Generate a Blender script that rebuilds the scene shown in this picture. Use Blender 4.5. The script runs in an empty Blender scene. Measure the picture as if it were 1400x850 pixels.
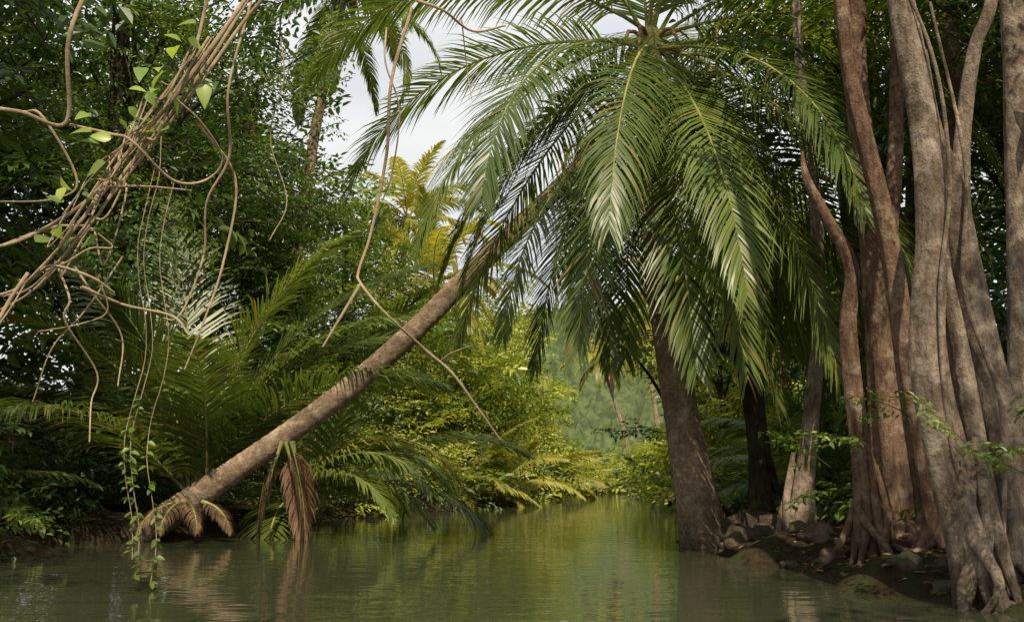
import bpy, math, random
import numpy as np
from mathutils import Vector, Matrix
rng=np.random.default_rng(11); random.seed(5)
scene=bpy.context.scene
COL=scene.collection
rad=math.radians
def nrm(a): return a/np.maximum(np.linalg.norm(a,axis=-1,keepdims=True),1e-9)

# ------------------------------------------------------------ materials
def new_mat(name):
    m=bpy.data.materials.new(name); m.use_nodes=True
    nt=m.node_tree; nt.nodes.clear()
    out=nt.nodes.new('ShaderNodeOutputMaterial')
    return m,nt,nt.nodes,nt.links,out
def mixc(nt,fac,a,b,blend='MIX'):
    n=nt.nodes.new('ShaderNodeMix'); n.data_type='RGBA'; n.blend_type=blend
    for sock,val in ((n.inputs[0],fac),(n.inputs[6],a),(n.inputs[7],b)):
        if hasattr(val,'links'): nt.links.new(val,sock)
        elif isinstance(val,(int,float)): sock.default_value=val
        else: sock.default_value=(*val,1)
    return n.outputs[2]
def leaf_mat(name,c1,c2,trans=.35,rough=.42,tint=(1.4,1.4,.6),old=None,spec=.045):
    m,nt,N,L,out=new_mat(name)
    g=N.new('ShaderNodeNewGeometry'); oi=N.new('ShaderNodeAttribute'); oi.attribute_name='clump'
    c=mixc(nt,g.outputs['Random Per Island'],c1,c2)
    if old:
        mr=N.new('ShaderNodeMapRange'); mr.inputs[1].default_value=.93; mr.inputs[2].default_value=.99
        w=N.new('ShaderNodeTexWhiteNoise'); w.noise_dimensions='1D'; L.new(g.outputs['Random Per Island'],w.inputs['W'])
        L.new(w.outputs['Value'],mr.inputs[0]); c=mixc(nt,mr.outputs[0],c,old)
    hs=N.new('ShaderNodeHueSaturation')
    mr=N.new('ShaderNodeMapRange'); mr.inputs[3].default_value=.6; mr.inputs[4].default_value=1.45
    L.new(oi.outputs['Fac'],mr.inputs[0]); L.new(mr.outputs[0],hs.inputs['Value'])
    mr2=N.new('ShaderNodeMapRange'); mr2.inputs[3].default_value=.512; mr2.inputs[4].default_value=.478
    L.new(oi.outputs['Fac'],mr2.inputs[0]); L.new(mr2.outputs[0],hs.inputs['Hue'])
    L.new(c,hs.inputs['Color']); c=hs.outputs[0]
    d=N.new('ShaderNodeBsdfDiffuse'); L.new(c,d.inputs[0])
    t=N.new('ShaderNodeBsdfTranslucent'); L.new(mixc(nt,1.0,c,tint,'MULTIPLY'),t.inputs[0])
    mx=N.new('ShaderNodeMixShader'); mx.inputs[0].default_value=trans
    L.new(d.outputs[0],mx.inputs[1]); L.new(t.outputs[0],mx.inputs[2])
    gl=N.new('ShaderNodeBsdfGlossy'); gl.inputs['Roughness'].default_value=rough
    m2=N.new('ShaderNodeMixShader'); m2.inputs[0].default_value=spec
    L.new(mx.outputs[0],m2.inputs[1]); L.new(gl.outputs[0],m2.inputs[2]); L.new(m2.outputs[0],out.inputs[0])
    return m
def bark_mat(name,c1,c2,c3,scale=6,stretch=(1,1,.25),bump=.5,patch=.5,wet=True):
    m,nt,N,L,out=new_mat(name)
    tc=N.new('ShaderNodeTexCoord'); mp=N.new('ShaderNodeMapping'); mp.inputs['Scale'].default_value=stretch
    L.new(tc.outputs['Object'],mp.inputs[0])
    n1=N.new('ShaderNodeTexNoise'); n1.inputs['Scale'].default_value=scale*3; n1.inputs['Detail'].default_value=5; n1.inputs['Roughness'].default_value=.75
    L.new(mp.outputs[0],n1.inputs[0])
    n2=N.new('ShaderNodeTexNoise'); n2.inputs['Scale'].default_value=scale*.9; n2.inputs['Detail'].default_value=5; n2.inputs['Roughness'].default_value=.7
    L.new(tc.outputs['Object'],n2.inputs[0])
    n3=N.new('ShaderNodeTexNoise'); n3.inputs['Scale'].default_value=scale*.28; n3.inputs['Detail'].default_value=2; L.new(tc.outputs['Object'],n3.inputs[0])
    r1=N.new('ShaderNodeMapRange'); r1.inputs[1].default_value=.36; r1.inputs[2].default_value=.64; L.new(n1.outputs[0],r1.inputs[0])
    c=mixc(nt,r1.outputs[0],c1,c2)
    r2=N.new('ShaderNodeMapRange'); r2.inputs[1].default_value=patch-.04; r2.inputs[2].default_value=patch+.12; L.new(n2.outputs[0],r2.inputs[0])
    c=mixc(nt,r2.outputs[0],c,c3)
    r3=N.new('ShaderNodeMapRange'); r3.inputs[1].default_value=.35; r3.inputs[2].default_value=.65; r3.inputs[3].default_value=.7; r3.inputs[4].default_value=1.2; L.new(n3.outputs[0],r3.inputs[0])
    if wet: # bark soaked dark just above the waterline
        g=N.new('ShaderNodeSeparateXYZ'); L.new(tc.outputs['Object'],g.inputs[0])
        rw=N.new('ShaderNodeMapRange'); rw.inputs[1].default_value=.05; rw.inputs[2].default_value=.5; rw.inputs[3].default_value=.42; rw.inputs[4].default_value=1; L.new(g.outputs[2],rw.inputs[0])
        mu=N.new('ShaderNodeMath'); mu.operation='MULTIPLY'; L.new(r3.outputs[0],mu.inputs[0]); L.new(rw.outputs[0],mu.inputs[1]); val=mu.outputs[0]
    else: val=r3.outputs[0]
    hs=N.new('ShaderNodeHueSaturation'); L.new(val,hs.inputs['Value']); L.new(c,hs.inputs['Color']); c=hs.outputs[0]
    p=N.new('ShaderNodeBsdfDiffuse'); p.inputs['Roughness'].default_value=.6
    L.new(c,p.inputs['Color'])
    b=N.new('ShaderNodeBump'); b.inputs['Strength'].default_value=bump; b.inputs['Distance'].default_value=.05
    L.new(n1.outputs[0],b.inputs['Height'])
    b2=N.new('ShaderNodeBump'); b2.inputs['Strength'].default_value=bump; b2.inputs['Distance'].default_value=.08
    L.new(n2.outputs[0],b2.inputs['Height']); L.new(b.outputs[0],b2.inputs['Normal'])
    L.new(b2.outputs[0],p.inputs['Normal']); L.new(p.outputs[0],out.inputs[0])
    return m
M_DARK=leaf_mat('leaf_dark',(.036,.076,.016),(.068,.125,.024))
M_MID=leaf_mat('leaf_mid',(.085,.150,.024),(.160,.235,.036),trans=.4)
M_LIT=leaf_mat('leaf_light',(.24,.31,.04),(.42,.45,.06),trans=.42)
M_PALM=leaf_mat('palm_leaflet',(.090,.145,.028),(.170,.230,.050),trans=.42,rough=.42,old=(.3,.22,.06),spec=.05)
M_PALMY=leaf_mat('palm_leaflet_yellow',(.26,.30,.06),(.44,.40,.08),trans=.42,rough=.45,old=(.5,.28,.06))
M_DRY=leaf_mat('palm_leaflet_dry',(.16,.10,.055),(.32,.21,.12),trans=.2,rough=.7,tint=(1.2,1,.7),spec=.02)
M_VLEAF=leaf_mat('vine_leaf',(.20,.32,.06),(.34,.44,.09),trans=.45)
M_RACH=bark_mat('palm_rachis',(.24,.27,.08),(.36,.36,.13),(.28,.27,.09),bump=.1,wet=False)
M_PTR=bark_mat('palm_trunk_bark',(.15,.10,.066),(.36,.265,.18),(.46,.37,.27),scale=7,stretch=(1,1,1.4),bump=.5,patch=.54)
M_BARK=bark_mat('pale_bark',(.14,.10,.072),(.31,.24,.18),(.42,.35,.27),scale=7,bump=.6,patch=.53)
M_BARKR=bark_mat('reddish_bark',(.10,.06,.04),(.25,.16,.108),(.32,.245,.18),scale=7,bump=.65,patch=.56)
M_BARKD=bark_mat('dark_bark',(.04,.03,.023),(.11,.08,.055),(.065,.08,.04),scale=6,bump=.7)
M_VINE=bark_mat('vine_bark',(.30,.21,.13),(.50,.38,.26),(.38,.31,.21),scale=14,bump=.25,wet=False)
M_ROCK=bark_mat('rock',(.05,.034,.026),(.16,.11,.085),(.07,.085,.045),scale=5,stretch=(1,1,1),bump=.7,wet=False)
M_NUT=bark_mat('coconut_husk',(.14,.15,.05),(.2,.17,.07),(.2,.13,.06),scale=5,stretch=(1,1,1),bump=.1,wet=False)
M_GRD=bark_mat('soil_litter',(.02,.014,.01),(.07,.046,.03),(.035,.045,.018),scale=4,stretch=(1,1,1),bump=.9,wet=False)

# ------------------------------------------------------------ mesh helpers
class B:
    def __init__(s): s.v=[];s.q=[];s.m=[];s.c=[];s.n=0;s.cr=.5
    def add(s,V,Q,mi=0):
        V=np.asarray(V,float).reshape(-1,3); Q=np.asarray(Q).reshape(-1,4)
        s.v.append(V); s.q.append(Q+s.n); s.m.append(np.zeros(len(Q),dtype=np.int32)+mi); s.c.append(np.full(len(Q),s.cr)); s.n+=len(V)
    def arrays(s): return np.concatenate(s.v),np.concatenate(s.q),np.concatenate(s.m)
    def mesh(s,name,mats,smooth=True):
        V,Q,M=s.arrays(); V=V.astype(np.float32); Q=Q.astype(np.int32); Cc=np.concatenate(s.c).astype(np.float32)
        me=bpy.data.meshes.new(name)
        me.vertices.add(len(V)); me.vertices.foreach_set('co',V.ravel())
        me.loops.add(len(Q)*4); me.loops.foreach_set('vertex_index',Q.ravel())
        me.polygons.add(len(Q)); me.polygons.foreach_set('loop_start',np.arange(0,len(Q)*4,4,dtype=np.int32))
        for m in mats: me.materials.append(m)
        me.polygons.foreach_set('material_index',M)
        me.polygons.foreach_set('use_smooth',np.full(len(Q),smooth))
        at=me.attributes.new('clump','FLOAT','FACE'); at.data.foreach_set('value',Cc)
        me.update(calc_edges=True)
        return me
    def obj(s,name,mats,smooth=True,parent=None):
        o=bpy.data.objects.new(name,s.mesh(name,mats,smooth)); COL.objects.link(o)
        if parent: o.parent=parent
        return o
def catmull(P,per):
    P=np.asarray(P,float)
    E=np.vstack([2*P[0]-P[1],P,2*P[-1]-P[-2]]); out=[]
    t=np.linspace(0,1,per,endpoint=False)[:,None]
    for i in range(len(P)-1):
        a,b,c,d=E[i:i+4]
        out.append(.5*((2*b)+(c-a)*t+(2*a-5*b+4*c-d)*t**2+(3*b-a-3*c+d)*t**3))
    out.append(P[-1][None]); return np.vstack(out)
def tube(b,P,R,sides=8,mi=0,per=4,lump=0.,flute=0.,k=5,rings=0.):
    P=np.asarray(P,float); R=np.asarray(R,float)
    if R.ndim==0: R=np.full(len(P),float(R))
    C=catmull(np.hstack([P,R[:,None]]),per); P=C[:,:3]; R=np.maximum(C[:,3],.001); n=len(P)
    T=nrm(np.gradient(P,axis=0)); u=np.cross(T[0],[0.31,.95,.1]); u/=np.linalg.norm(u)
    th=np.linspace(0,2*np.pi,sides,endpoint=False); ph=rng.random()*6
    V=np.empty((n,sides,3)); ln=np.zeros((sides,))
    for i in range(n):
        u=u-T[i]*u.dot(T[i]); u/=np.linalg.norm(u); w=np.cross(T[i],u)
        r=R[i]*np.ones(sides)
        if flute:
            f=flute*max(0,1-i/(n*.45))**1.3+.09
            r=r*(1+f*(np.cos(k*th+ph+i*.01)+.5*np.cos((k-2)*th+2*ph)))
        if lump:
            ln=.8*ln+.2*rng.normal(0,1,sides)*1.6; ls=(ln+np.roll(ln,1)+np.roll(ln,-1))/3; r=r*(1+lump*ls)
        if rings: r=r*(1+rings*(1 if i%3==0 else (-.3 if i%3==1 else .2))*(.6+.8*rng.random()))
        V[i]=P[i]+np.outer(np.cos(th)*r,u)+np.outer(np.sin(th)*r,w)
    a=np.arange(n-1)[:,None]*sides; j=np.arange(sides)[None]; j2=(j+1)%sides
    Q=np.stack([a+j,a+j2,a+sides+j2,a+sides+j],-1).reshape(-1,4)
    b.add(V,Q,mi)
def leaves(b,P,D,Nn,L,W,mi=0,curl=.15):
    D=nrm(D); S=nrm(np.cross(D,Nn)); Nn=np.cross(S,D); L=L[:,None]; W=W[:,None]
    V=np.stack([P, P+D*L*.3+S*W*.5+Nn*W*.12, P+D*L*.68+S*W*.36+Nn*(W*.1-curl*L*.35), P+D*L-Nn*curl*L,
                P+D*L*.68-S*W*.36+Nn*(W*.1-curl*L*.35), P+D*L*.3-S*W*.5+Nn*W*.12],1)
    n=len(P); a=np.arange(n)[:,None]*6
    Q=np.concatenate([a+np.array([[0,1,2,3]]),a+np.array([[0,3,4,5]])],0)
    b.add(V,Q,mi)
def leaf_hi(b,P,D,Nn,L,W,mi=0):
    t=np.array([0,.08,.25,.5,.75,1.]); w=np.array([.02,.55,1,.85,.45,.01])*.5
    for p,d,nn,l,wd in zip(P,nrm(D),Nn,L,W):
        s=np.cross(d,nn); s/=np.linalg.norm(s); n2=np.cross(s,d)
        V=[]
        for ti,wi in zip(t,w):
            c=p+d*l*ti-n2*l*.22*ti*ti
            V+= [c+s*wd*wi+n2*wd*wi*.3, c, c-s*wd*wi+n2*wd*wi*.3]
        Q=[]
        for i in range(5):
            a=i*3; Q+=[[a,a+1,a+4,a+3],[a+1,a+2,a+5,a+4]]
        b.cr=rng.random(); b.add(V,Q,mi)

# ------------------------------------------------------------ leafy sprays (building blocks, merged into each plant)
def spray(kind,seed):
    r=np.random.default_rng(seed); b=B()
    Ls={'fine':(.085,.04),'mid':(.13,.056),'big':(.20,.088),'hang':(.115,.052)}[kind]
    ntw={'fine':15,'mid':13,'big':9,'hang':12}[kind]; step={'fine':.06,'mid':.076,'big':.11,'hang':.072}[kind]
    s=np.linspace(0,1,5); droop=.9 if kind=='hang' else .25
    ax=np.stack([1.25*s,.12*np.sin(s*3+seed),-droop*s**2+ .1*s],1)
    tube(b,ax,np.linspace(.012,.003,5),3,3,1)
    P=[];D=[];NN=[]
    for i in range(ntw):
        si=.12+.88*i/ntw; p0=np.array([np.interp(si,s,ax[:,k]) for k in range(3)])
        sd=1 if i%2 else -1; an=rad(r.uniform(30,75))*sd
        ln=(.62*(1-si)+.22)*r.uniform(.7,1.25)
        d=np.array([math.cos(an),math.sin(an),r.uniform(-.15,.4)]); d/=np.linalg.norm(d)
        q=np.linspace(0,1,4)[:,None]; dz=(-.9 if kind=='hang' else -.28)
        tw=p0+d*ln*q+np.array([0,0,dz])*ln*q**2
        m=max(3,int(ln/step))
        for j in range(m):
            f=.1+.9*(j+.5)/m; pp=np.array([np.interp(f,q[:,0],tw[:,k]) for k in range(3)])
            a2=rad(r.uniform(35,75))*(1 if j%2 else -1); ca,sa=math.cos(a2),math.sin(a2)
            dd=np.array([d[0]*ca-d[1]*sa,d[0]*sa+d[1]*ca,d[2]-r.uniform(.05,.6)])
            P.append(pp);D.append(dd);NN.append([r.normal(0,.35),r.normal(0,.35),1])
    n=len(P); L=Ls[0]*r.uniform(.65,1.25,n); W=L*Ls[1]/Ls[0]*r.uniform(.85,1.15,n)
    leaves(b,np.array(P),np.array(D),np.array(NN),L,W,0,.18)
    return b.arrays()
SPR=[spray(k,i*17+3) for i,k in enumerate(('fine','mid','mid','big','hang','fine'))]
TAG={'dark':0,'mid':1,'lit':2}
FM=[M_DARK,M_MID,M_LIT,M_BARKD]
class Fol:
    def __init__(s,name,parent=None): s.b=B(); s.name=name; s.parent=parent
    def put(s,tag,loc,out,scale,tilt=.35,kind=None):
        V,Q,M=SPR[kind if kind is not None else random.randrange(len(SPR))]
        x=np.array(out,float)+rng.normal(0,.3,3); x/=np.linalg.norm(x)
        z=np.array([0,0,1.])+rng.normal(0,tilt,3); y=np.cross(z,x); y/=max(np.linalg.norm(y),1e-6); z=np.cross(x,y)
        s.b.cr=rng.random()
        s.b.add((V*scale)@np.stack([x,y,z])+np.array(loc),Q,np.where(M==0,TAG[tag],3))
    def cluster(s,c,r,n,sets,w=None,scale=1.,flat=.75):
        for _ in range(n):
            d=rng.normal(0,1,3); d[2]*=.8; d/=np.linalg.norm(d)
            rr=r*rng.uniform(.15,.75)
            o=d.copy(); o[2]=o[2]*.5+.05
            s.put(random.choices(sets,weights=w)[0],np.array(c)+d*np.array([rr,rr,rr*flat]),o,scale*rng.uniform(.75,1.3))
    def done(s): return s.b.obj(s.name,FM,False,s.parent)

# ------------------------------------------------------------ river banks and ground
LB=np.array([(-60,-7),(8,-6.3),(12,-6.0),(15,-5.4),(24,-3.6),(34,-.2),(56,3.4),(63,8),(69,30),(75,95)],float)
RB=np.array([(-60,4.5),(5,3.6),(7.3,3.15),(9.3,2.75),(12,2.5),(14,2.45),(18,3.6),(27,4.8),(34,5.6),(58,8.4),(61,14),(65,40),(75,96)],float)
def lbx(y): return np.interp(y,LB[:,0],LB[:,1])
def rbx(y): return np.interp(y,RB[:,0],RB[:,1])
def wob(x,y): return (np.sin(x*1.3+np.cos(y*.9)*2)*np.cos(y*1.1+x*.4)+.5*np.sin(x*3.1+1)*np.sin(y*2.7)+.35*np.sin(x*7.1+y*2)*np.sin(y*6.3-x))*.5
def ground_z(x,y):
    x=np.asarray(x,float);y=np.asarray(y,float)
    l=lbx(y)+.25*np.sin(y*1.7)+.12*np.sin(y*4.1);r=rbx(y)+.2*np.sin(y*2.1)+.1*np.sin(y*5)
    d=np.maximum(l-x,x-r)
    h=np.where(d<0,np.maximum(-.9,d*.5),.34*(1-np.exp(-np.maximum(d,0)/.7))+.04*np.maximum(d,0).clip(0,6))
    up=np.clip((62-y)/15,0,1)
    h=h+np.maximum(0,d-9).clip(0,26)*.28*up
    return h+wob(x,y)*.14*np.clip(d+.6,0,1)
xs=np.unique(np.concatenate([np.linspace(-900,-40,20),np.linspace(-40,-9,40),np.linspace(-9,2,70),np.linspace(2,6,70),np.linspace(6,10,30),np.linspace(10,40,40),np.linspace(40,900,20)]))
ys=np.unique(np.concatenate([np.linspace(-300,-10,20),np.linspace(-10,6,40),np.linspace(6,18,180),np.linspace(18,30,80),np.linspace(30,90,90),np.linspace(90,1500,24)]))
X,Y=np.meshgrid(xs,ys); Z=ground_z(X,Y)
b=B(); nx=len(xs);ny=len(ys)
i=np.arange(ny-1)[:,None]*nx+np.arange(nx-1)[None]
b.add(np.stack([X,Y,Z],-1),np.stack([i,i+1,i+nx+1,i+nx],-1)); b.obj('ground',[M_GRD])
b=B(); n=2600; s=rng.random(n)<.75; y=rng.uniform(7,22,n); off=rng.uniform(.05,3.2,n)
x=np.where(s,rbx(y)+off,lbx(y)-off); z=ground_z(x,y)+.012
keep=z>.03; x,y,z=x[keep],y[keep],z[keep]; n=len(x); a=rng.uniform(0,6.28,n)
l=rng.uniform(.05,.13,n); leaves(b,np.stack([x,y,z],1),np.stack([np.cos(a),np.sin(a),rng.normal(0,.2,n)],1),np.stack([rng.normal(0,.3,n),rng.normal(0,.3,n),np.ones(n)],1),l,l*.45,0)
b.obj('leaf_litter',[M_DRY],False)

# water
m,nt,N,L,out=new_mat('river_water')
tc=N.new('ShaderNodeTexCoord'); mp=N.new('ShaderNodeMapping'); mp.inputs['Scale'].default_value=(.7,1.6,1)
L.new(tc.outputs['Object'],mp.inputs[0])
n1=N.new('ShaderNodeTexNoise'); n1.inputs['Scale'].default_value=1.9; n1.inputs['Detail'].default_value=3; L.new(mp.outputs[0],n1.inputs[0])
n2=N.new('ShaderNodeTexNoise'); n2.inputs['Scale'].default_value=.3; n2.inputs['Detail'].default_value=2; L.new(tc.outputs['Object'],n2.inputs[0])
b1=N.new('ShaderNodeBump'); b1.inputs['Strength'].default_value=.5; b1.inputs['Distance'].default_value=.016; L.new(n1.outputs[0],b1.inputs['Height'])
b2=N.new('ShaderNodeBump'); b2.inputs['Strength'].default_value=.4; b2.inputs['Distance'].default_value=.04; L.new(n2.outputs[0],b2.inputs['Height']); L.new(b1.outputs[0],b2.inputs['Normal'])
p=N.new('ShaderNodeBsdfPrincipled'); p.inputs['Roughness'].default_value=.01; p.inputs['IOR'].default_value=1.42
L.new(mixc(nt,n2.outputs[0],(.040,.046,.024),(.062,.068,.038)),p.inputs['Base Color']); L.new(b2.outputs[0],p.inputs['Normal']); L.new(p.outputs[0],out.inputs[0])
b=B(); b.add([(-60,-80,0),(110,-80,0),(110,90,0),(-60,90,0)],[[0,1,2,3]]); b.obj('river_water',[m])

# distant hill
m,nt,N,L,out=new_mat('hill_forest')
tc=N.new('ShaderNodeTexCoord')
n1=N.new('ShaderNodeTexNoise'); n1.inputs['Scale'].default_value=.35; n1.inputs['Detail'].default_value=5; L.new(tc.outputs['Object'],n1.inputs[0])
rr_=N.new('ShaderNodeMapRange'); rr_.inputs[1].default_value=.42; rr_.inputs[2].default_value=.58; L.new(n1.outputs[0],rr_.inputs[0])
n4=N.new('ShaderNodeTexNoise'); n4.inputs['Scale'].default_value=.03; L.new(tc.outputs['Object'],n4.inputs[0])
c=mixc(nt,rr_.outputs[0],(.04,.068,.03),(.13,.17,.07)); c=mixc(nt,n4.outputs[0],c,(.085,.105,.05))
p=N.new('ShaderNodeBsdfDiffuse'); L.new(c,p.inputs['Color']); L.new(p.outputs[0],out.inputs[0])
xs=np.linspace(-350,450,420); ys=np.linspace(250,560,170); X,Y=np.meshgrid(xs,ys)
H=70*np.exp(-((Y-430)/80)**2)*(.78+.2*np.sin(X/70+1.2)+.08*np.sin(X/23)); H+=(2.0*np.sin(X*.55+Y*.2)*np.sin(Y*.5)+rng.normal(0,1.3,X.shape))*(H>3)
b=B(); nx=len(xs); i=np.arange(len(ys)-1)[:,None]*nx+np.arange(nx-1)[None]
b.add(np.stack([X,Y,H-1],-1),np.stack([i,i+1,i+nx+1,i+nx],-1)); b.obj('hill',[m],False)

# ------------------------------------------------------------ palms
def frond(b,base,az,el,L,bend,leafi,nl=72,ll=.8,lw=.042,hang=.55,roll=0.,swirl=0.,rr=.022,dens=.95):
    b.cr=rng.uniform(.15,.85)
    az,el,bend=rad(az),rad(el),rad(bend); m=22; s=np.linspace(0,1,m)
    e=el-bend*s**1.25; a=az+swirl*s
    T=np.stack([np.cos(e)*np.cos(a),np.cos(e)*np.sin(a),np.sin(e)],1)
    P=np.asarray(base)+np.vstack([[0,0,0],np.cumsum(T[:-1]*L/(m-1),0)])
    tube(b,P[::2],np.interp(s[::2],[0,.15,1],[rr*1.8,rr,.004]),5,1,1)
    for sd in (1,-1):
        si=np.linspace(.13,.995,nl)+rng.normal(0,.002,nl); si=si[rng.random(nl)<dens].clip(0,1); n=len(si)
        Pi=np.stack([np.interp(si,s,P[:,k]) for k in range(3)],1); Ti=nrm(np.stack([np.interp(si,s,T[:,k]) for k in range(3)],1))
        ai=az+swirl*si; S=np.stack([-np.sin(ai),np.cos(ai),0*ai],1); Nn=np.cross(Ti,S)
        cr,sr=math.cos(roll),math.sin(roll); S,Nn=S*cr+Nn*sr,Nn*cr-S*sr
        f=np.interp(si,[.1,.5,1],[rad(25),rad(42),rad(66)])+rng.normal(0,.05,n)
        d=sd*S*np.cos(f)[:,None]+Ti*np.sin(f)[:,None]+Nn*(rng.normal(.10,.06,n))[:,None]; d=nrm(d)
        ln=ll*np.interp(si,[.1,.22,.45,.8,1],[.5,.95,1,.72,.32])*rng.uniform(.88,1.06,n)
        hg=hang*rng.uniform(.7,1.3,n)
        pts=[Pi]; dirs=[d]; cur=Pi; dk=d
        for k in range(3):
            cur=cur+dk*(ln/3)[:,None]; pts.append(cur)
            dk=nrm(dk+np.array([0,0,-1.])*hg[:,None]*(k+1)*.5); dirs.append(dk)
        V=np.empty((n,4,2,3)); wid=[.6,1,.75,.06]
        for k in range(4):
            wv=nrm(Ti-dirs[k]*(Ti*dirs[k]).sum(1,keepdims=True)); V[:,k,0]=pts[k]+wv*lw*.5*wid[k]; V[:,k,1]=pts[k]-wv*lw*.5*wid[k]
        aa=np.arange(n)[:,None,None]*8+np.arange(3)[None,:,None]*2
        b.add(V,aa+np.array([0,1,3,2])[None,None],leafi)
PM=[M_PALM,M_RACH,M_PTR,M_PALMY,M_DRY,M_NUT]
def ellips(b,c,r,mi,nu=8,nv=6):
    th=np.linspace(0,2*np.pi,nu,endpoint=False); ph=np.linspace(.05,np.pi-.05,nv)
    V=np.array([[c[0]+r[0]*math.sin(p)*math.cos(t),c[1]+r[1]*math.sin(p)*math.sin(t),c[2]+r[2]*math.cos(p)] for p in ph for t in th])
    Q=[[i*nu+j,i*nu+(j+1)%nu,(i+1)*nu+(j+1)%nu,(i+1)*nu+j] for i in range(nv-1) for j in range(nu)]
    b.add(V,Q,mi)
def palm(name,path,radii,fr=None,nf=22,L=4.2,leafi=0,young=False,elr=(-35,75),ll=.8,lw=.042,nl=72,azr=(0,360),nuts=True,hang=.55,bend=(60,100)):
    b=B(); path=np.array(path,float); top=path[-1]
    if not young:
        ln=np.linalg.norm(np.diff(path,axis=0),axis=1).sum()
        tube(b,path,radii,14,2,max(4,int(ln/.045/(len(path)-1))),rings=.03,lump=.03)
        ellips(b,top+[0,0,.0],(.2,.2,.3),1)
        if nuts:
            for i in range(9):
                a=rng.random()*6.3; ellips(b,top+[.28*math.cos(a),.28*math.sin(a),-.1-.3*rng.random()],(.1,.1,.13),5)
            for i in range(5):
                a=rng.random()*6.3; tube(b,[top,top+[.4*math.cos(a),.4*math.sin(a),.1],top+[.6*math.cos(a),.6*math.sin(a),-.6]],[.03,.03,.01],5,4,3)
    for f in fr or []: frond(b,top+rng.normal(0,.06,3),f[0],f[1],f[2],f[3],f[4] if len(f)>4 else leafi,nl=nl,ll=ll,lw=lw,hang=hang*rng.uniform(.7,1.4),roll=rng.normal(0,.22),swirl=rng.normal(0,.18))
    ga=137.5; a0=rng.random()*360
    for i in range(nf):
        t=(i+.5)/nf; el=elr[1]+(elr[0]-elr[1])*t+rng.normal(0,5)
        az=azr[0]+((a0+ga*i)%360)/360*(azr[1]-azr[0])
        li=leafi
        if not young and t>.9 and random.random()<.5: li=4
        frond(b,top+rng.normal(0,.08,3),az,el,L*rng.uniform(.85,1.1)*(.8 if t<.1 else 1),rng.uniform(*bend)*(.55 if t<.15 else 1),li,nl=nl,ll=ll,lw=lw,hang=hang*(.5+t),roll=rng.normal(0,.3),swirl=rng.normal(0,.2))
    return b.obj(name,PM,True)
hero=[(182,34,5.4,98),(177,8,5.2,84),(196,-30,4.5,44),(205,-22,5.2,54),(212,-42,5.2,34),(222,-28,5.2,50),(228,-8,5.0,75),(240,-50,5.3,28),(256,-22,5.0,58),(268,-58,5.3,22),
      (280,-34,5.2,46),(292,-56,5.4,24),(304,-15,5.0,65),(304,-62,5.4,18),(315,-50,5.6,30),(325,-32,5.7,44),(334,-52,5.7,28),(344,-44,5.4,34),(338,5,5.3,80),(350,-8,5.4,70),(358,20,5.5,78),(8,40,5.1,80),(60,40,4.2,85),(24,20,4.7,85),(300,65,4.5,80),(250,80,3.8,45),(60,-35,4.8,40),(355,62,4.6,78),(30,-40,5.2,40),(10,-55,5.2,28),(330,72,4.4,70),(275,58,4.6,88),(205,60,4.4,84),(100,-50,4.8,30)]
palm('coconut_palm_tree',[(2.62,13.4,-.15),(2.5,13.4,.35),(2.3,13.38,1.5),(2.12,13.32,2.8),(2.0,13.28,3.7),(1.95,13.22,5.3),(1.95,13.2,6.9)],[.46,.31,.24,.215,.195,.17,.15],fr=hero,nf=0,ll=1.15,nl=128,lw=.030,hang=.42)
palm('coconut_palm_tree',[(-5.6,15.0,-.02),(-4.1,14.9,1.0),(-2.73,14.7,1.95),(-1.6,14.6,2.9),(-.53,14.6,4.0),(.5,14.9,5.1),(1.35,15.4,6.1)],[.24,.18,.165,.16,.15,.14,.13],
     fr=[(222,-40,4.0,40),(235,-56,3.9,28),(265,-40,4.4,45),(300,-40,4.4,45),(335,-30,4.4,50),(0,-10,4.4,70),(30,10,4.2,80),(330,20,4.2,80),(60,20,4,80),(90,-20,4,60)],nf=0,ll=1.0,nl=104,lw=.029,hang=.45)
b=B()
for i in range(4): frond(b,(-3.3+rng.normal(0,.06),14.5,1.42),rng.uniform(0,360),-72,1.35,16,0,nl=34,ll=.55,lw=.04,hang=1.2,rr=.02)
b.obj('dry_palm_frond',[M_DRY,M_RACH])
b=B()
for i in range(4): frond(b,(-4.75+rng.normal(0,.15),14.75,.55),rng.uniform(230,340),-5,.8,60,0,nl=34,ll=.3,lw=.025,hang=1.1)
b.obj('dry_palm_frond',[M_DRY,M_RACH])
# bank palms
palm('young_coconut_palm',[(-5.0,16.2,.5)],None,fr=[(125,82,6.0,38),(172,76,5.8,52),(15,74,5.6,62),(60,80,5.8,50),(330,80,5.2,58),(200,68,5.2,76),(345,70,5.0,80),(5,60,4.8,80)],nf=9,L=4.6,young=True,elr=(35,80),ll=1.2,nl=100,lw=.04,bend=(50,85),hang=.3)
palm('young_coconut_palm',[(-3.5,17.6,.3)],None,nf=12,L=4.1,young=True,elr=(20,80),ll=1.0,nl=80,lw=.04,bend=(55,100),hang=.4)
palm('young_coconut_palm',[(-3.5,15.5,.5)],None,fr=[(-35,40,2.5,100),(-15,50,2.9,110),(5,60,3.2,120,3),(20,50,3.0,110),(-5,25,2.5,80)],nf=0,young=True,ll=.8,nl=72,lw=.036,hang=.45)
palm('coconut_palm_tree',[(-6.2,26,.4),(-5.9,26,5),(-5.4,26,10),(-4.7,26,14.2)],[.24,.16,.14,.12],nf=20,L=4.2,lw=.055)
palm('coconut_palm_tree',[(-5,40,.4),(-4.8,40,6),(-4.3,40,11.4)],[.24,.15,.12],nf=22,L=4.6,leafi=3,nl=60,lw=.07,hang=.7)
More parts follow.
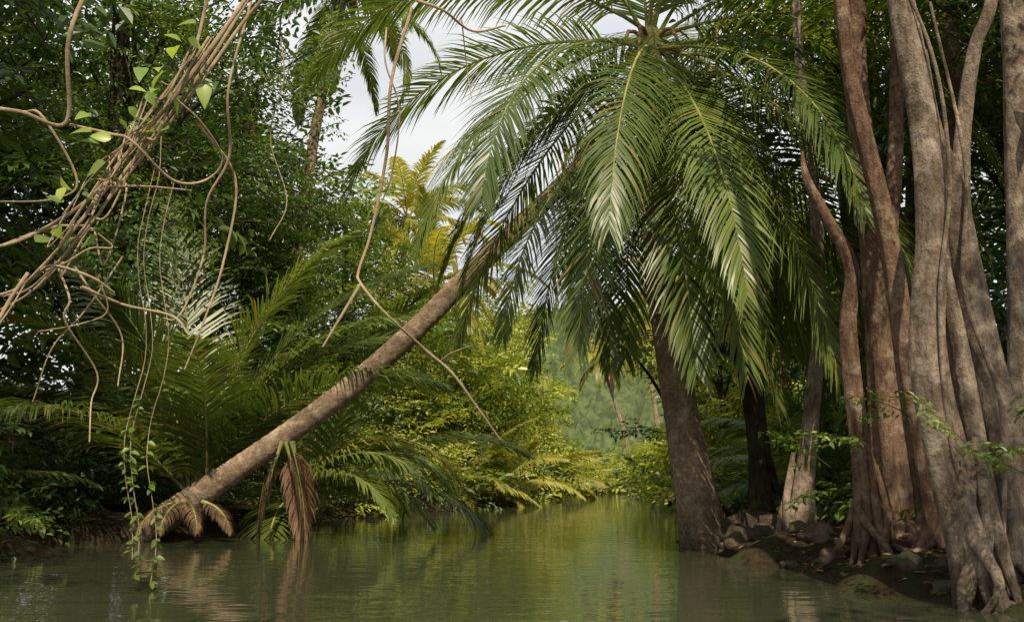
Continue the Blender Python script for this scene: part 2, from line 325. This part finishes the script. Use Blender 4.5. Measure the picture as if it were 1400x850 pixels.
palm('coconut_palm_tree',[(-4,36,.4),(-3.3,36,4),(-2.8,36,7.9)],[.22,.14,.12],nf=22,L=4.4,leafi=3,nl=60,lw=.07,hang=.7)
palm('coconut_palm_tree',[(9.8,80,.4),(8.8,80,5),(7.2,80,10.2)],[.24,.15,.12],nf=18,L=3.6,leafi=3,nl=40,lw=.12,nuts=False)
palm('coconut_palm_tree',[(9.6,62,.4),(8.9,62,5),(8.3,62,9.8)],[.22,.14,.11],nf=18,L=3.4,leafi=3,nl=40,lw=.09,nuts=False)
palm('coconut_palm_tree',[(7.2,35,.4),(6.6,35,4),(6.2,35,7.2)],[.2,.14,.12],nf=18,L=3.8,leafi=3,nl=56,lw=.07)
palm('coconut_palm_tree',[(6.2,24,.4),(5.8,24,2.6),(5.5,24,4.8)],[.2,.14,.12],nf=16,L=3.2,nl=56)
for (x,y,l,li) in [(-1.6,31,3,3),(-.4,33.5,2.8,3),(1.0,42,3.4,3),(1.9,45,2.6,3),(3.6,60,3.2,3),(7.6,57,2.6,0),(9.6,54,3.2,3),(6.5,32,2.6,0),(5.2,17,2.8,0),(6.4,20,3.2,0),(7.0,13.5,2.6,0),(12,72,4,3),(5.5,72,3.2,3),(8,74,3,3),(-8.2,13.5,2.6,0)]:
    palm('young_coconut_palm',[(x,y,.4)],None,nf=13,L=l,leafi=li,young=True,elr=(8,80),ll=.23*l,nl=50,lw=.045+.0009*y,bend=(50,95))

# ------------------------------------------------------------ broadleaf trees
def tree(base,h,sp,ncl,nsp=9,sets=('dark','mid'),w=None,cr=1.15,scale=1.,low=.35,bark=M_BARKD,name='rainforest_tree'):
    b=B(); x,y=base; z=float(ground_z(x,y)); r0=.03*h**.9
    tp=[(x,y,z-.2),(x+.1,y,z+h*.3),(x-.1,y,z+h*.6),(x,y,z+h*.92)]
    tube(b,tp,[r0*1.3,r0*.8,r0*.6,r0*.2],8,0,5,lump=.04)
    cs=[]
    for i in range(ncl):
        d=rng.normal(0,1,3); d/=np.linalg.norm(d); k=rng.uniform(.45,1)
        c=np.array([x+d[0]*sp*k,y+d[1]*sp*k,z+h*((1+low)/2)+d[2]*h*(1-low)/2*k]); cs.append(c)
        f=np.clip((c[2]-z)/h-.22,.15,.85); st=np.array([np.interp(f,[0,.3,.6,.92],[q[k] for q in tp]) for k in range(3)])
        mid=(st+c)/2+np.array([0,0,.12*h*rng.random()])+rng.normal(0,.15,3)
        tube(b,[st,mid,c],[r0*.35,r0*.2,.015],5,0,4)
    o=b.obj(name,[bark]); f=Fol('crown_foliage',o)
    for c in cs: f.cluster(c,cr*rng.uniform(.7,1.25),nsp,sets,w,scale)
    f.done()
    return o
T=[ # x,y,h,spread,clusters,sets,weights,scale,low
 (-8.6,12.6,12,3.0,28,('dark','mid'),(3,1),1.2,.12),(-7.6,18.5,12,2.9,26,('dark','mid'),(1,1),1.2,.2),(-11.5,17.5,13,3.3,18,('dark',),None,1.6,.15),
 (-6.2,23,10.8,2.3,24,('dark','mid'),(1,2),1.1,.2),(-9.2,25.5,14,3,18,('dark','mid'),(1,1),1.5,.3),(-4.9,29,8.4,2,18,('mid','lit'),(2,1),1.25,.2),
 (-7.8,34,12,3,14,('mid','dark'),(2,1),1.7,.3),(-3.0,36,6.4,2,15,('mid','lit'),(1,1),1.4,.2),(-1.1,39.5,6.4,1.9,17,('lit','mid'),(3,1),1.3,.2),(-1.4,46,8.0,1.8,15,('lit','mid'),(3,1),1.5,.2),
 (-3.5,50,10,3,10,('mid','lit'),None,2.1,.3),(-1.2,56,8,2.0,11,('lit',),None,1.8,.3),(-13,30,14,3.5,10,('dark',),None,2.3,.2),(-15,22,13,3.5,11,('dark',),None,2.1,.1),(-13,12,10,3,13,('dark',),None,1.9,.1),
 (7.6,25,8,2.1,17,('mid','lit'),(3,1),1.2,.3),(9.6,30,10,2.8,12,('dark','mid'),None,1.7,.2),(7.0,33,6.2,1.7,13,('mid','lit'),(1,2),1.3,.2),(10.5,19.5,12.5,3.2,14,('dark',),None,1.7,.1),
 (8.4,15.5,12.5,3,18,('dark','mid'),(1,1),1.3,.3),(5.2,14.6,9.8,2.1,19,('dark','mid'),(1,1),1.0,.5),(10.5,11,13,3.2,14,('dark',),None,1.6,.1),(5.9,10.2,9.6,2.2,18,('dark','mid'),(2,1),.95,.5),
 (12,40,10,3,10,('mid','dark'),None,2.2,.2),(10,45,7,1.8,12,('lit','mid'),None,1.5,.2),(12.4,55,7.6,2.3,11,('lit','mid'),None,1.9,.2),(15,27,13,3.5,9,('dark',),None,2.3,.1),
 (16.5,68,9,3,9,('mid','lit'),None,2.5,.2),(-5,68,9,3.5,9,('mid','lit'),None,2.5,.2),
 (-7.2,3.5,14,3.0,12,('dark',),None,1.6,.62),(-6.6,-1.5,13,2.2,6,('dark',),None,1.5,.6),(5.6,-.5,12,2.3,5,('dark',),None,1.3,.6),  # unseen trees beside and behind camera, added to shade the near banks
]
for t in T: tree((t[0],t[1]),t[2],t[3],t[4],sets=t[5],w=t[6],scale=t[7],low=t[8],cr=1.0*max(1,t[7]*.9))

def shrubs(name,line,side,y0,y1,n,sets,w,dmin=-.1,dmax=3,hmax=2.2,scale=.9):
    e=Fol(name)
    for _ in range(n):
        y=rng.uniform(y0,y1); d=rng.uniform(dmin,dmax); x=float(line(y))+side*d
        z=float(ground_z(x,y))+.15+rng.uniform(0,1)**1.5*hmax*(.45+.55*min(1,max(d,0)/1.5))
        e.put(random.choices(sets,weights=w)[0],(x,y,max(z,.2)),(-side*.9,-.6,.15),scale*rng.uniform(.7,1.3),.3)
    return e.done()
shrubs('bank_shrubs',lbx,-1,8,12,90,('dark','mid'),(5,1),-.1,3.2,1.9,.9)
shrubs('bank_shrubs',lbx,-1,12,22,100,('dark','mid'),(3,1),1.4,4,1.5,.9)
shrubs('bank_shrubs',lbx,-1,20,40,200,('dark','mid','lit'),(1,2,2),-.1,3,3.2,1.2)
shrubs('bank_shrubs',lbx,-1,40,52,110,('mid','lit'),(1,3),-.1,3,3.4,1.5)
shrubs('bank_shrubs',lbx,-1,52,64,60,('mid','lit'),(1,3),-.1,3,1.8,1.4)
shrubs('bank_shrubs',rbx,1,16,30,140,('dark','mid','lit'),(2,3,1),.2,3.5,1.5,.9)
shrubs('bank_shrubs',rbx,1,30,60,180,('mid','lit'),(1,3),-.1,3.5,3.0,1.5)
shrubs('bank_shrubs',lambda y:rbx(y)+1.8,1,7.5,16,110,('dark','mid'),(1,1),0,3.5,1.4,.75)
e=Fol('far_bank_shrubs')
for _ in range(150):
    x=rng.uniform(-8,26); y=rng.uniform(66,84); z=rng.uniform(.3,2.6)
    e.put(random.choice(('mid','lit','lit')),(x,y,z),(0,-1,.2),rng.uniform(1.8,2.6))
e.done()
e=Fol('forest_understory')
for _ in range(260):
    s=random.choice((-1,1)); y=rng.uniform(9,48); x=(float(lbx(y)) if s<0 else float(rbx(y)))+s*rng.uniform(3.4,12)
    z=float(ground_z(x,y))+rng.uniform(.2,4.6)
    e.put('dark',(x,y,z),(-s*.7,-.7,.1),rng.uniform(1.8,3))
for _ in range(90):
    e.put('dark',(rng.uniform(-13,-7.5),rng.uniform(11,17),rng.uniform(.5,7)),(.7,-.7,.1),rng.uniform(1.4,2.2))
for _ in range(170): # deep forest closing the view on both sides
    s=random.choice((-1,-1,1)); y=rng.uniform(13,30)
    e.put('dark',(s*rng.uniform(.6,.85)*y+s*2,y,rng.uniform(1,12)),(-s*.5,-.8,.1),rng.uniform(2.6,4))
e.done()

# ------------------------------------------------------------ right bank trunks
def trunks(name,mat,paths,roots=None,sides=18):
    b=B()
    for P,R,fl in paths: tube(b,P,R,sides,0,9,lump=.07,flute=fl,k=random.choice((4,5)))
    for (c,n,ln,r,a0,a1) in roots or []:
        for i in range(n):
            a=rad(a0+(a1-a0)*(i+.5)/n+rng.normal(0,10)); l=ln*rng.uniform(.5,1.4); d=np.array([math.cos(a),math.sin(a),0]); s=np.array([-d[1],d[0],0])*rng.normal(0,.25)
            c0=np.array(c); z=.55*rng.uniform(.5,1.4)
            e1=c0+d*l; ez=float(ground_z(e1[0],e1[1]))
            tube(b,[c0+[0,0,z*1.6],c0+d*.14+[0,0,z*.85],c0+d*l*.45+s+[0,0,max(z*.25,ez*.5+.08)],e1+s*.5+[0,0,max(-.3,ez)-.12]],[r*.5,r*.9,r*.6,r*.25],8,0,5,lump=.1)
    return b.obj(name,[mat])
t1=trunks('buttress_root_tree',M_BARK,[
 ([(3.42,7.3,-.25),(3.31,7.3,.35),(3.18,7.3,.95),(3.07,7.3,1.82),(3.16,7.3,2.7),(3.17,7.32,3.55),(3.07,7.35,4.6),(2.95,7.5,6.2),(2.8,7.7,8)],[.22,.16,.14,.13,.115,.105,.1,.08,.05],.45),
 ([(3.87,7.6,-.2),(3.80,7.6,.5),(3.71,7.6,1.2),(3.56,7.6,2.16),(3.44,7.55,3.1),(3.24,7.4,3.6),(3.2,7.4,4.2)],[.24,.18,.155,.14,.11,.09,.07],.5),
 ([(3.50,7.55,2.7),(3.58,7.6,3.5),(3.74,7.6,4.3),(3.95,7.6,4.9),(4.3,7.8,6.8)],[.08,.065,.055,.05,.035],0),
 ([(3.52,7.5,.1),(3.46,7.45,.9),(3.36,7.4,1.8),(3.22,7.38,2.8)],[.12,.08,.065,.04],.3),
 ([(3.66,7.7,.1),(3.56,7.75,1.2),(3.38,7.6,2.2),(3.3,7.5,3.3)],[.1,.07,.06,.04],.2),
 ([(3.3,7.12,.3),(3.12,7.14,1.2),(3.12,7.14,2.2),(3.28,7.2,3.1),(3.22,7.2,4.1),(2.9,7.3,5.2)],[.022,.018,.016,.016,.014,.012],0),
 ([(3.5,7.3,.3),(3.62,7.38,1.4),(3.42,7.4,2.3),(3.5,7.4,3.3),(3.3,7.35,4.6)],[.02,.018,.018,.014,.012],0)],
 [((3.37,7.3,0),8,.5,.06,90,300),((3.82,7.6,0),7,.6,.06,150,330)])
f=Fol('foliage',t1)
for _ in range(16): f.put(random.choice(('dark','mid')),(rng.uniform(2.9,5),rng.uniform(7,9.5),rng.uniform(4.9,7.5)),(rng.normal(),rng.normal(),.1),rng.uniform(.7,1))
f.done()
trunks('rainforest_tree',M_BARK,[([(4.4,8.5,0),(4.35,8.5,1),(4.45,8.5,2.5),(4.52,8.5,3.8),(4.58,8.5,5.2),(4.6,8.6,8)],[.2,.15,.14,.13,.12,.09],.4)],[((4.4,8.5,.2),5,.7,.07,120,300)])
trunks('snag_tree',M_BARKR,[([(3.37,9.5,-.2),(3.33,9.5,.4),(3.31,9.5,.95),(3.24,9.5,2.25),(3.31,9.5,2.9),(3.1,9.5,3.4),(2.92,9.5,3.8),(2.88,9.5,4.1)],[.17,.11,.09,.08,.07,.055,.04,.012],.5)],[((3.36,9.5,0),10,.5,.045,0,360)])
trunks('rainforest_tree',M_BARK,[([(3.36,12,-.1),(3.45,12,.6),(3.6,12,1.7),(3.74,12,2.7),(3.77,12,4.25),(3.68,12,5.8),(3.65,12,7.4)],[.22,.13,.10,.09,.08,.07,.05],.5)],[((3.36,12,0),8,.6,.055,150,330)])
trunks('rainforest_tree',M_BARKR,[([(3.98,10.5,-.1),(3.95,10.5,.6),(3.92,10.5,1.6),(3.9,10.5,3.1),(3.88,10.5,3.75),(3.83,10.5,5.4),(3.96,10.5,7)],[.28,.18,.15,.135,.13,.115,.09],.6),
 ([(4.25,10.6,0),(4.2,10.6,1.4),(4.05,10.6,2.8),(4.3,10.7,4.6),(4.5,10.8,7)],[.18,.12,.1,.09,.06],.4)],[((3.98,10.5,.05),12,.8,.07,100,340)])
trunks('rainforest_tree',M_BARKR,[([(3.85,9,-.1),(3.76,9,.6),(3.63,9,1.5),(3.49,9,3.1),(3.24,9,4.6),(3.16,9,6),(3.1,9,8)],[.24,.13,.10,.088,.075,.06,.04],.6)],[((3.82,9,.05),10,.7,.06,120,340)])
for (x,y,r,lx) in [(5.3,12,.13,.3),(6,10.5,.16,-.3),(5,16.5,.11,.2),(6.2,15,.14,-.4),(7.2,18,.18,.3),(4.7,13.3,.1,-.2),(5.4,9.4,.13,.2),(6.8,13,.12,0)]:
    trunks('rainforest_tree',random.choice((M_BARKD,M_BARKR)),[([(x,y,.1),(x+lx*.3,y,1.5),(x+lx*.2,y,3.5),(x+lx,y,6),(x+lx*1.3,y,9)],[r*1.6,r,r*.9,r*.75,r*.4],.4)],[((x,y,.3),5,.5,.05,120,330)],12)
st=trunks('broken_tree',M_BARKD,[([(3.95,15.5,.1),(3.86,15.5,.8),(3.79,15.5,1.6),(3.73,15.5,2.3),(3.6,15.5,2.75),(3.3,15.45,2.9),(2.95,15.4,2.72)],[.28,.18,.15,.17,.13,.08,.03],.5),
 ([(3.76,15.5,2.2),(3.95,15.5,2.8),(4.1,15.5,3.4),(4.2,15.5,4.2),(4.3,15.5,5.2)],[.14,.11,.09,.07,.04],0),([(3.7,15.5,2.5),(3.62,15.5,3.0),(3.66,15.5,3.25)],[.11,.07,.02],0)],[((3.9,15.5,.2),7,.7,.07,150,350)])
f=Fol('foliage',st); f.cluster((4.1,15.4,4.0),.9,14,('dark','mid')); f.cluster((3.5,15.4,3.4),.6,6,('mid',),scale=.7); f.done()
ab=trunks('leaning_sapling',M_BARKD,[([(3.5,16.5,.3),(2.9,16.5,1.2),(2.5,16.5,2.2),(2.0,16.4,2.9),(1.4,16.3,3.2)],[.05,.04,.03,.02,.01],0)],sides=8)
f=Fol('foliage',ab); f.cluster((1.5,16.2,3.35),.4,3,('mid','dark'),scale=.5); f.cluster((2.3,16.3,3.5),.5,4,('dark','mid'),scale=.6)
for dx in (1.5,1.9,2.3): f.put('dark',(dx+.6,15.8,1.5+.05*dx),(-1,-.2,.05),.6)
f.done()

rk=[(2.95,12.7,.26),(3.2,12.4,.22),(3.45,12.7,.28),(3.1,13.2,.28),(2.75,13.1,.2),(3.3,11.5,.2),(3.2,10.7,.18),(3.7,12.2,.28),(3.2,8.3,.14),(3.1,9.9,.13)]+[(float(rbx(y))+rng.uniform(.1,.9),y,rng.uniform(.05,.13)) for y in rng.uniform(7,15,16)]
for (x,y,r) in rk:
    b=B(); nu,nv=18,12; c=np.array([x,y,max(.03,float(ground_z(x,y))*.8)]); V=[]
    s1=rng.random(6)*6
    for p in np.linspace(.03,np.pi-.03,nv):
        for t in np.linspace(0,2*np.pi,nu,endpoint=False):
            d=np.array([math.sin(p)*math.cos(t),math.sin(p)*math.sin(t),math.cos(p)])
            k=1+.16*math.sin(3*d[0]+s1[0])+.16*math.sin(4*d[1]+s1[1])+.14*math.sin(5*d[2]+3*d[0]+s1[2])+.06*math.sin(9*d[0]+7*d[1]+s1[3])
            V.append(c+d*r*k*np.array([1.15,1,.8]))
    b.add(V,[[i*nu+j,i*nu+(j+1)%nu,(i+1)*nu+(j+1)%nu,(i+1)*nu+j] for i in range(nv-1) for j in range(nu)]); b.obj('rock',[M_ROCK])

e=Fol('understory_sprigs')
for (x,y,z,s) in [(3.0,6.3,1.05,.42),(3.15,6.2,1.35,.4),(3.2,6.4,1.5,.4),(2.75,6.8,1.1,.4),(3.1,6.0,1.25,.35),(2.6,8.4,1.2,.5),(2.8,8.0,1.35,.45),(2.5,9,1.0,.5),(2.7,9.2,.8,.5),(3.2,6.9,.9,.4)]:
    e.put('mid',(x+.35,y,z),(-1,-.3,.05),s,.15,random.choice((1,2)))
e.done()

# ------------------------------------------------------------ hanging vines, about 4 m ahead, in a loose vertical tangle
def vp(u,v,dy): return (.003*u-2.1,4+dy,2.92-.00316*v)
b=B()
VN=[([(340,-40),(290,60),(230,150),(180,200),(140,250),(120,310),(60,370),(0,395),(-60,410)],.010,0),
 ([(310,-40),(275,50),(235,130),(190,190),(150,235),(128,300),(70,360),(0,392),(-60,400)],.008,.08),
 ([(265,-40),(250,60),(240,110),(200,170),(158,225),(135,280),(110,330)],.007,-.06),
 ([(350,-30),(300,20),(262,90),(215,160),(165,215),(120,270),(95,300),(30,300),(-50,350)],.008,.12),
 ([(128,-40),(110,90),(92,185),(50,187),(0,182),(-60,178)],.010,-.15),
 ([(92,185),(140,190),(200,225),(240,262),(275,255),(298,225),(280,190),(255,170)],.006,-.12),
 ([(150,235),(80,280),(0,330),(-60,352)],.009,.02),([(150,270),(200,270),(250,262)],.005,.0),
 ([(125,305),(92,355),(40,402),(-50,430)],.007,.05),([(60,372),(100,368),(130,350),(155,345),(140,330)],.005,.05),
 ([(75,370),(98,412),(90,440),(112,500),(108,540),(138,595)],.005,.1),([(45,380),(30,420),(20,480),(5,548)],.008,-.05),
 ([(112,395),(150,410),(230,430),(265,460)],.006,.1),([(100,368),(120,400),(142,450),(152,520)],.005,.12),
 ([(302,-40),(296,120),(288,200),(255,262),(250,330),(245,400),(232,432),(200,425)],.006,.15),
 ([(255,170),(290,225),(293,350),(275,440),(250,500)],.006,.18),([(130,380),(133,420),(105,440),(60,455)],.004,.1),
 ([(0,395),(40,380),(80,372),(130,385),(150,400)],.007,.02),([(20,470),(45,430),(55,400)],.005,-.05),
 ([(-40,120),(20,150),(60,230),(30,260),(-30,275)],.006,.2),([(150,345),(100,420),(60,470),(30,540)],.004,.22),
 ([(545,-40),(522,90),(511,180),(486,290),(472,350),(480,375),(520,420),(570,460),(615,500),(650,545),(682,587)],.0075,.3),
 ([(480,375),(455,420),(430,465)],.0065,.3),([(592,482),(612,470),(645,463)],.0035,.3),([(500,-30),(508,50),(530,120),(515,200),(500,240)],.005,.35),
 ([(560,-20),(600,-2),(640,6),(690,-12)],.007,.2),([(625,0),(632,60),(640,110)],.003,.2),([(330,-20),(345,60),(320,140),(345,230),(330,300)],.003,.5)]
for k in range(9):
    t0=rng.uniform(0,1)
    base=np.array([(300,-20),(245,110),(175,205),(125,290),(60,365),(0,395)],float)
    ts=np.linspace(t0*.5,min(1,t0*.5+.5),7)*5
    pts=[(np.interp(q,range(6),base[:,0])+rng.normal(0,26),np.interp(q,range(6),base[:,1])+rng.normal(0,26)) for q in ts]
    VN.append((pts,rng.uniform(.003,.0055),rng.uniform(-.15,.3)))
for P,r,dy in VN:
    pts=np.array([vp(u,v,dy+.12*math.sin(u*.03+v*.021)) for u,v in P])
    tube(b,pts,np.linspace(r*1.05,r*.6,len(pts))*rng.uniform(.85,1.15,len(pts)),7,0,7,lump=.05)
lf=[(205,150),(225,120),(190,185),(240,90),(170,160),(250,130),(215,175),(130,200),(155,208),(118,190),(100,265),(125,285),(98,330),(118,320),(90,325),(75,350),(180,100),(265,120),(232,62),(262,95),(205,190),(110,300),(130,330),(245,150),(200,130),(222,150),(255,75),(150,240),(165,190),(235,130),(212,108),(140,215),(108,280),(270,60),(185,150)]
P=np.array([vp(u,v,rng.uniform(-.2,.05)) for u,v in lf]); n=len(lf)
D=np.stack([rng.normal(0,.7,n),rng.normal(0,.4,n),rng.normal(-.2,.4,n)],1); Nn=np.stack([rng.normal(0,.4,n),-np.ones(n),rng.normal(.6,.3,n)],1)
L_=rng.uniform(.07,.115,n); leaf_hi(b,P,D,Nn,L_,L_*.6,1)
b.obj('hanging_vine',[M_VINE,M_VLEAF])
b=B()
for (x,y,z0,z1) in [(-3.05,8.2,1.6,.1),(-3.12,8.25,1.3,.25),(-2.95,8.3,1.2,.05)]:
    zz=np.linspace(z0+2.2,z1,11); P=np.stack([x+.05*np.sin(zz*4),y+.05*np.cos(zz*3),zz],1); tube(b,P,np.full(11,.004),4,0,3)
    n=int((z0-z1)*34); zz=rng.uniform(z1,z0,n); P=np.stack([x+.05*np.sin(zz*4),y+.05*np.cos(zz*3),zz],1)
    D=np.stack([rng.normal(0,1,n),rng.normal(0,1,n),-np.abs(rng.normal(.5,.3,n))],1); Nn=np.stack([rng.normal(0,.5,n),rng.normal(-.5,.5,n),np.ones(n)],1)
    l=rng.uniform(.05,.09,n); leaves(b,P,D,Nn,l,l*.55,1)
b.obj('hanging_vine',[M_VINE,M_MID])

# ------------------------------------------------------------ light
sunv=Vector((.08,-.70,.76)).normalized(); el=math.asin(sunv.z); azm=math.atan2(sunv.x,sunv.y)
sd=bpy.data.lights.new('sun','SUN'); sd.energy=5; sd.angle=rad(.5); sd.color=(1,.87,.65)
so=bpy.data.objects.new('sun',sd); COL.objects.link(so); so.rotation_euler=(-sunv).to_track_quat('-Z','Y').to_euler()
w=bpy.data.worlds.new('World'); scene.world=w; w.use_nodes=True; nt=w.node_tree; nt.nodes.clear(); N=nt.nodes; L=nt.links
o=N.new('ShaderNodeOutputWorld'); bg=N.new('ShaderNodeBackground'); bg.inputs[1].default_value=.15
sky=N.new('ShaderNodeTexSky'); sky.sky_type='NISHITA'; sky.sun_disc=False; sky.sun_elevation=el; sky.sun_rotation=azm%(2*math.pi)
tc=N.new('ShaderNodeTexCoord'); mp=N.new('ShaderNodeMapping'); mp.inputs['Scale'].default_value=(1,1,2.2); L.new(tc.outputs['Generated'],mp.inputs[0])
nz=N.new('ShaderNodeTexNoise'); nz.inputs['Scale'].default_value=3.2; nz.inputs['Detail'].default_value=4; nz.inputs['Roughness'].default_value=.5; L.new(mp.outputs[0],nz.inputs[0])
r1=N.new('ShaderNodeMapRange'); r1.inputs[1].default_value=.25; r1.inputs[2].default_value=.5; r1.inputs[3].default_value=.5; L.new(nz.outputs[0],r1.inputs[0])
r2=N.new('ShaderNodeMapRange'); r2.inputs[1].default_value=.4; r2.inputs[2].default_value=.66; L.new(nz.outputs[0],r2.inputs[0])
cl=mixc(nt,r2.outputs[0],(6.7,6.65,6.55),(5.2,5.35,5.5))
L.new(mixc(nt,r1.outputs[0],sky.outputs[0],cl),bg.inputs[0]); L.new(bg.outputs[0],o.inputs[0])
scene.view_settings.view_transform='Standard'; scene.view_settings.look='None'; scene.view_settings.exposure=0

cd=bpy.data.cameras.new('camera'); cd.lens=35; cd.sensor_width=36; cd.clip_end=3000; cd.clip_start=.05
co=bpy.data.objects.new('camera',cd); COL.objects.link(co); co.location=(0,0,.9); co.rotation_euler=(rad(99.5),0,0)
scene.camera=co
print('objects',len(bpy.data.objects), 'faces', sum(len(m.polygons) for m in bpy.data.meshes))
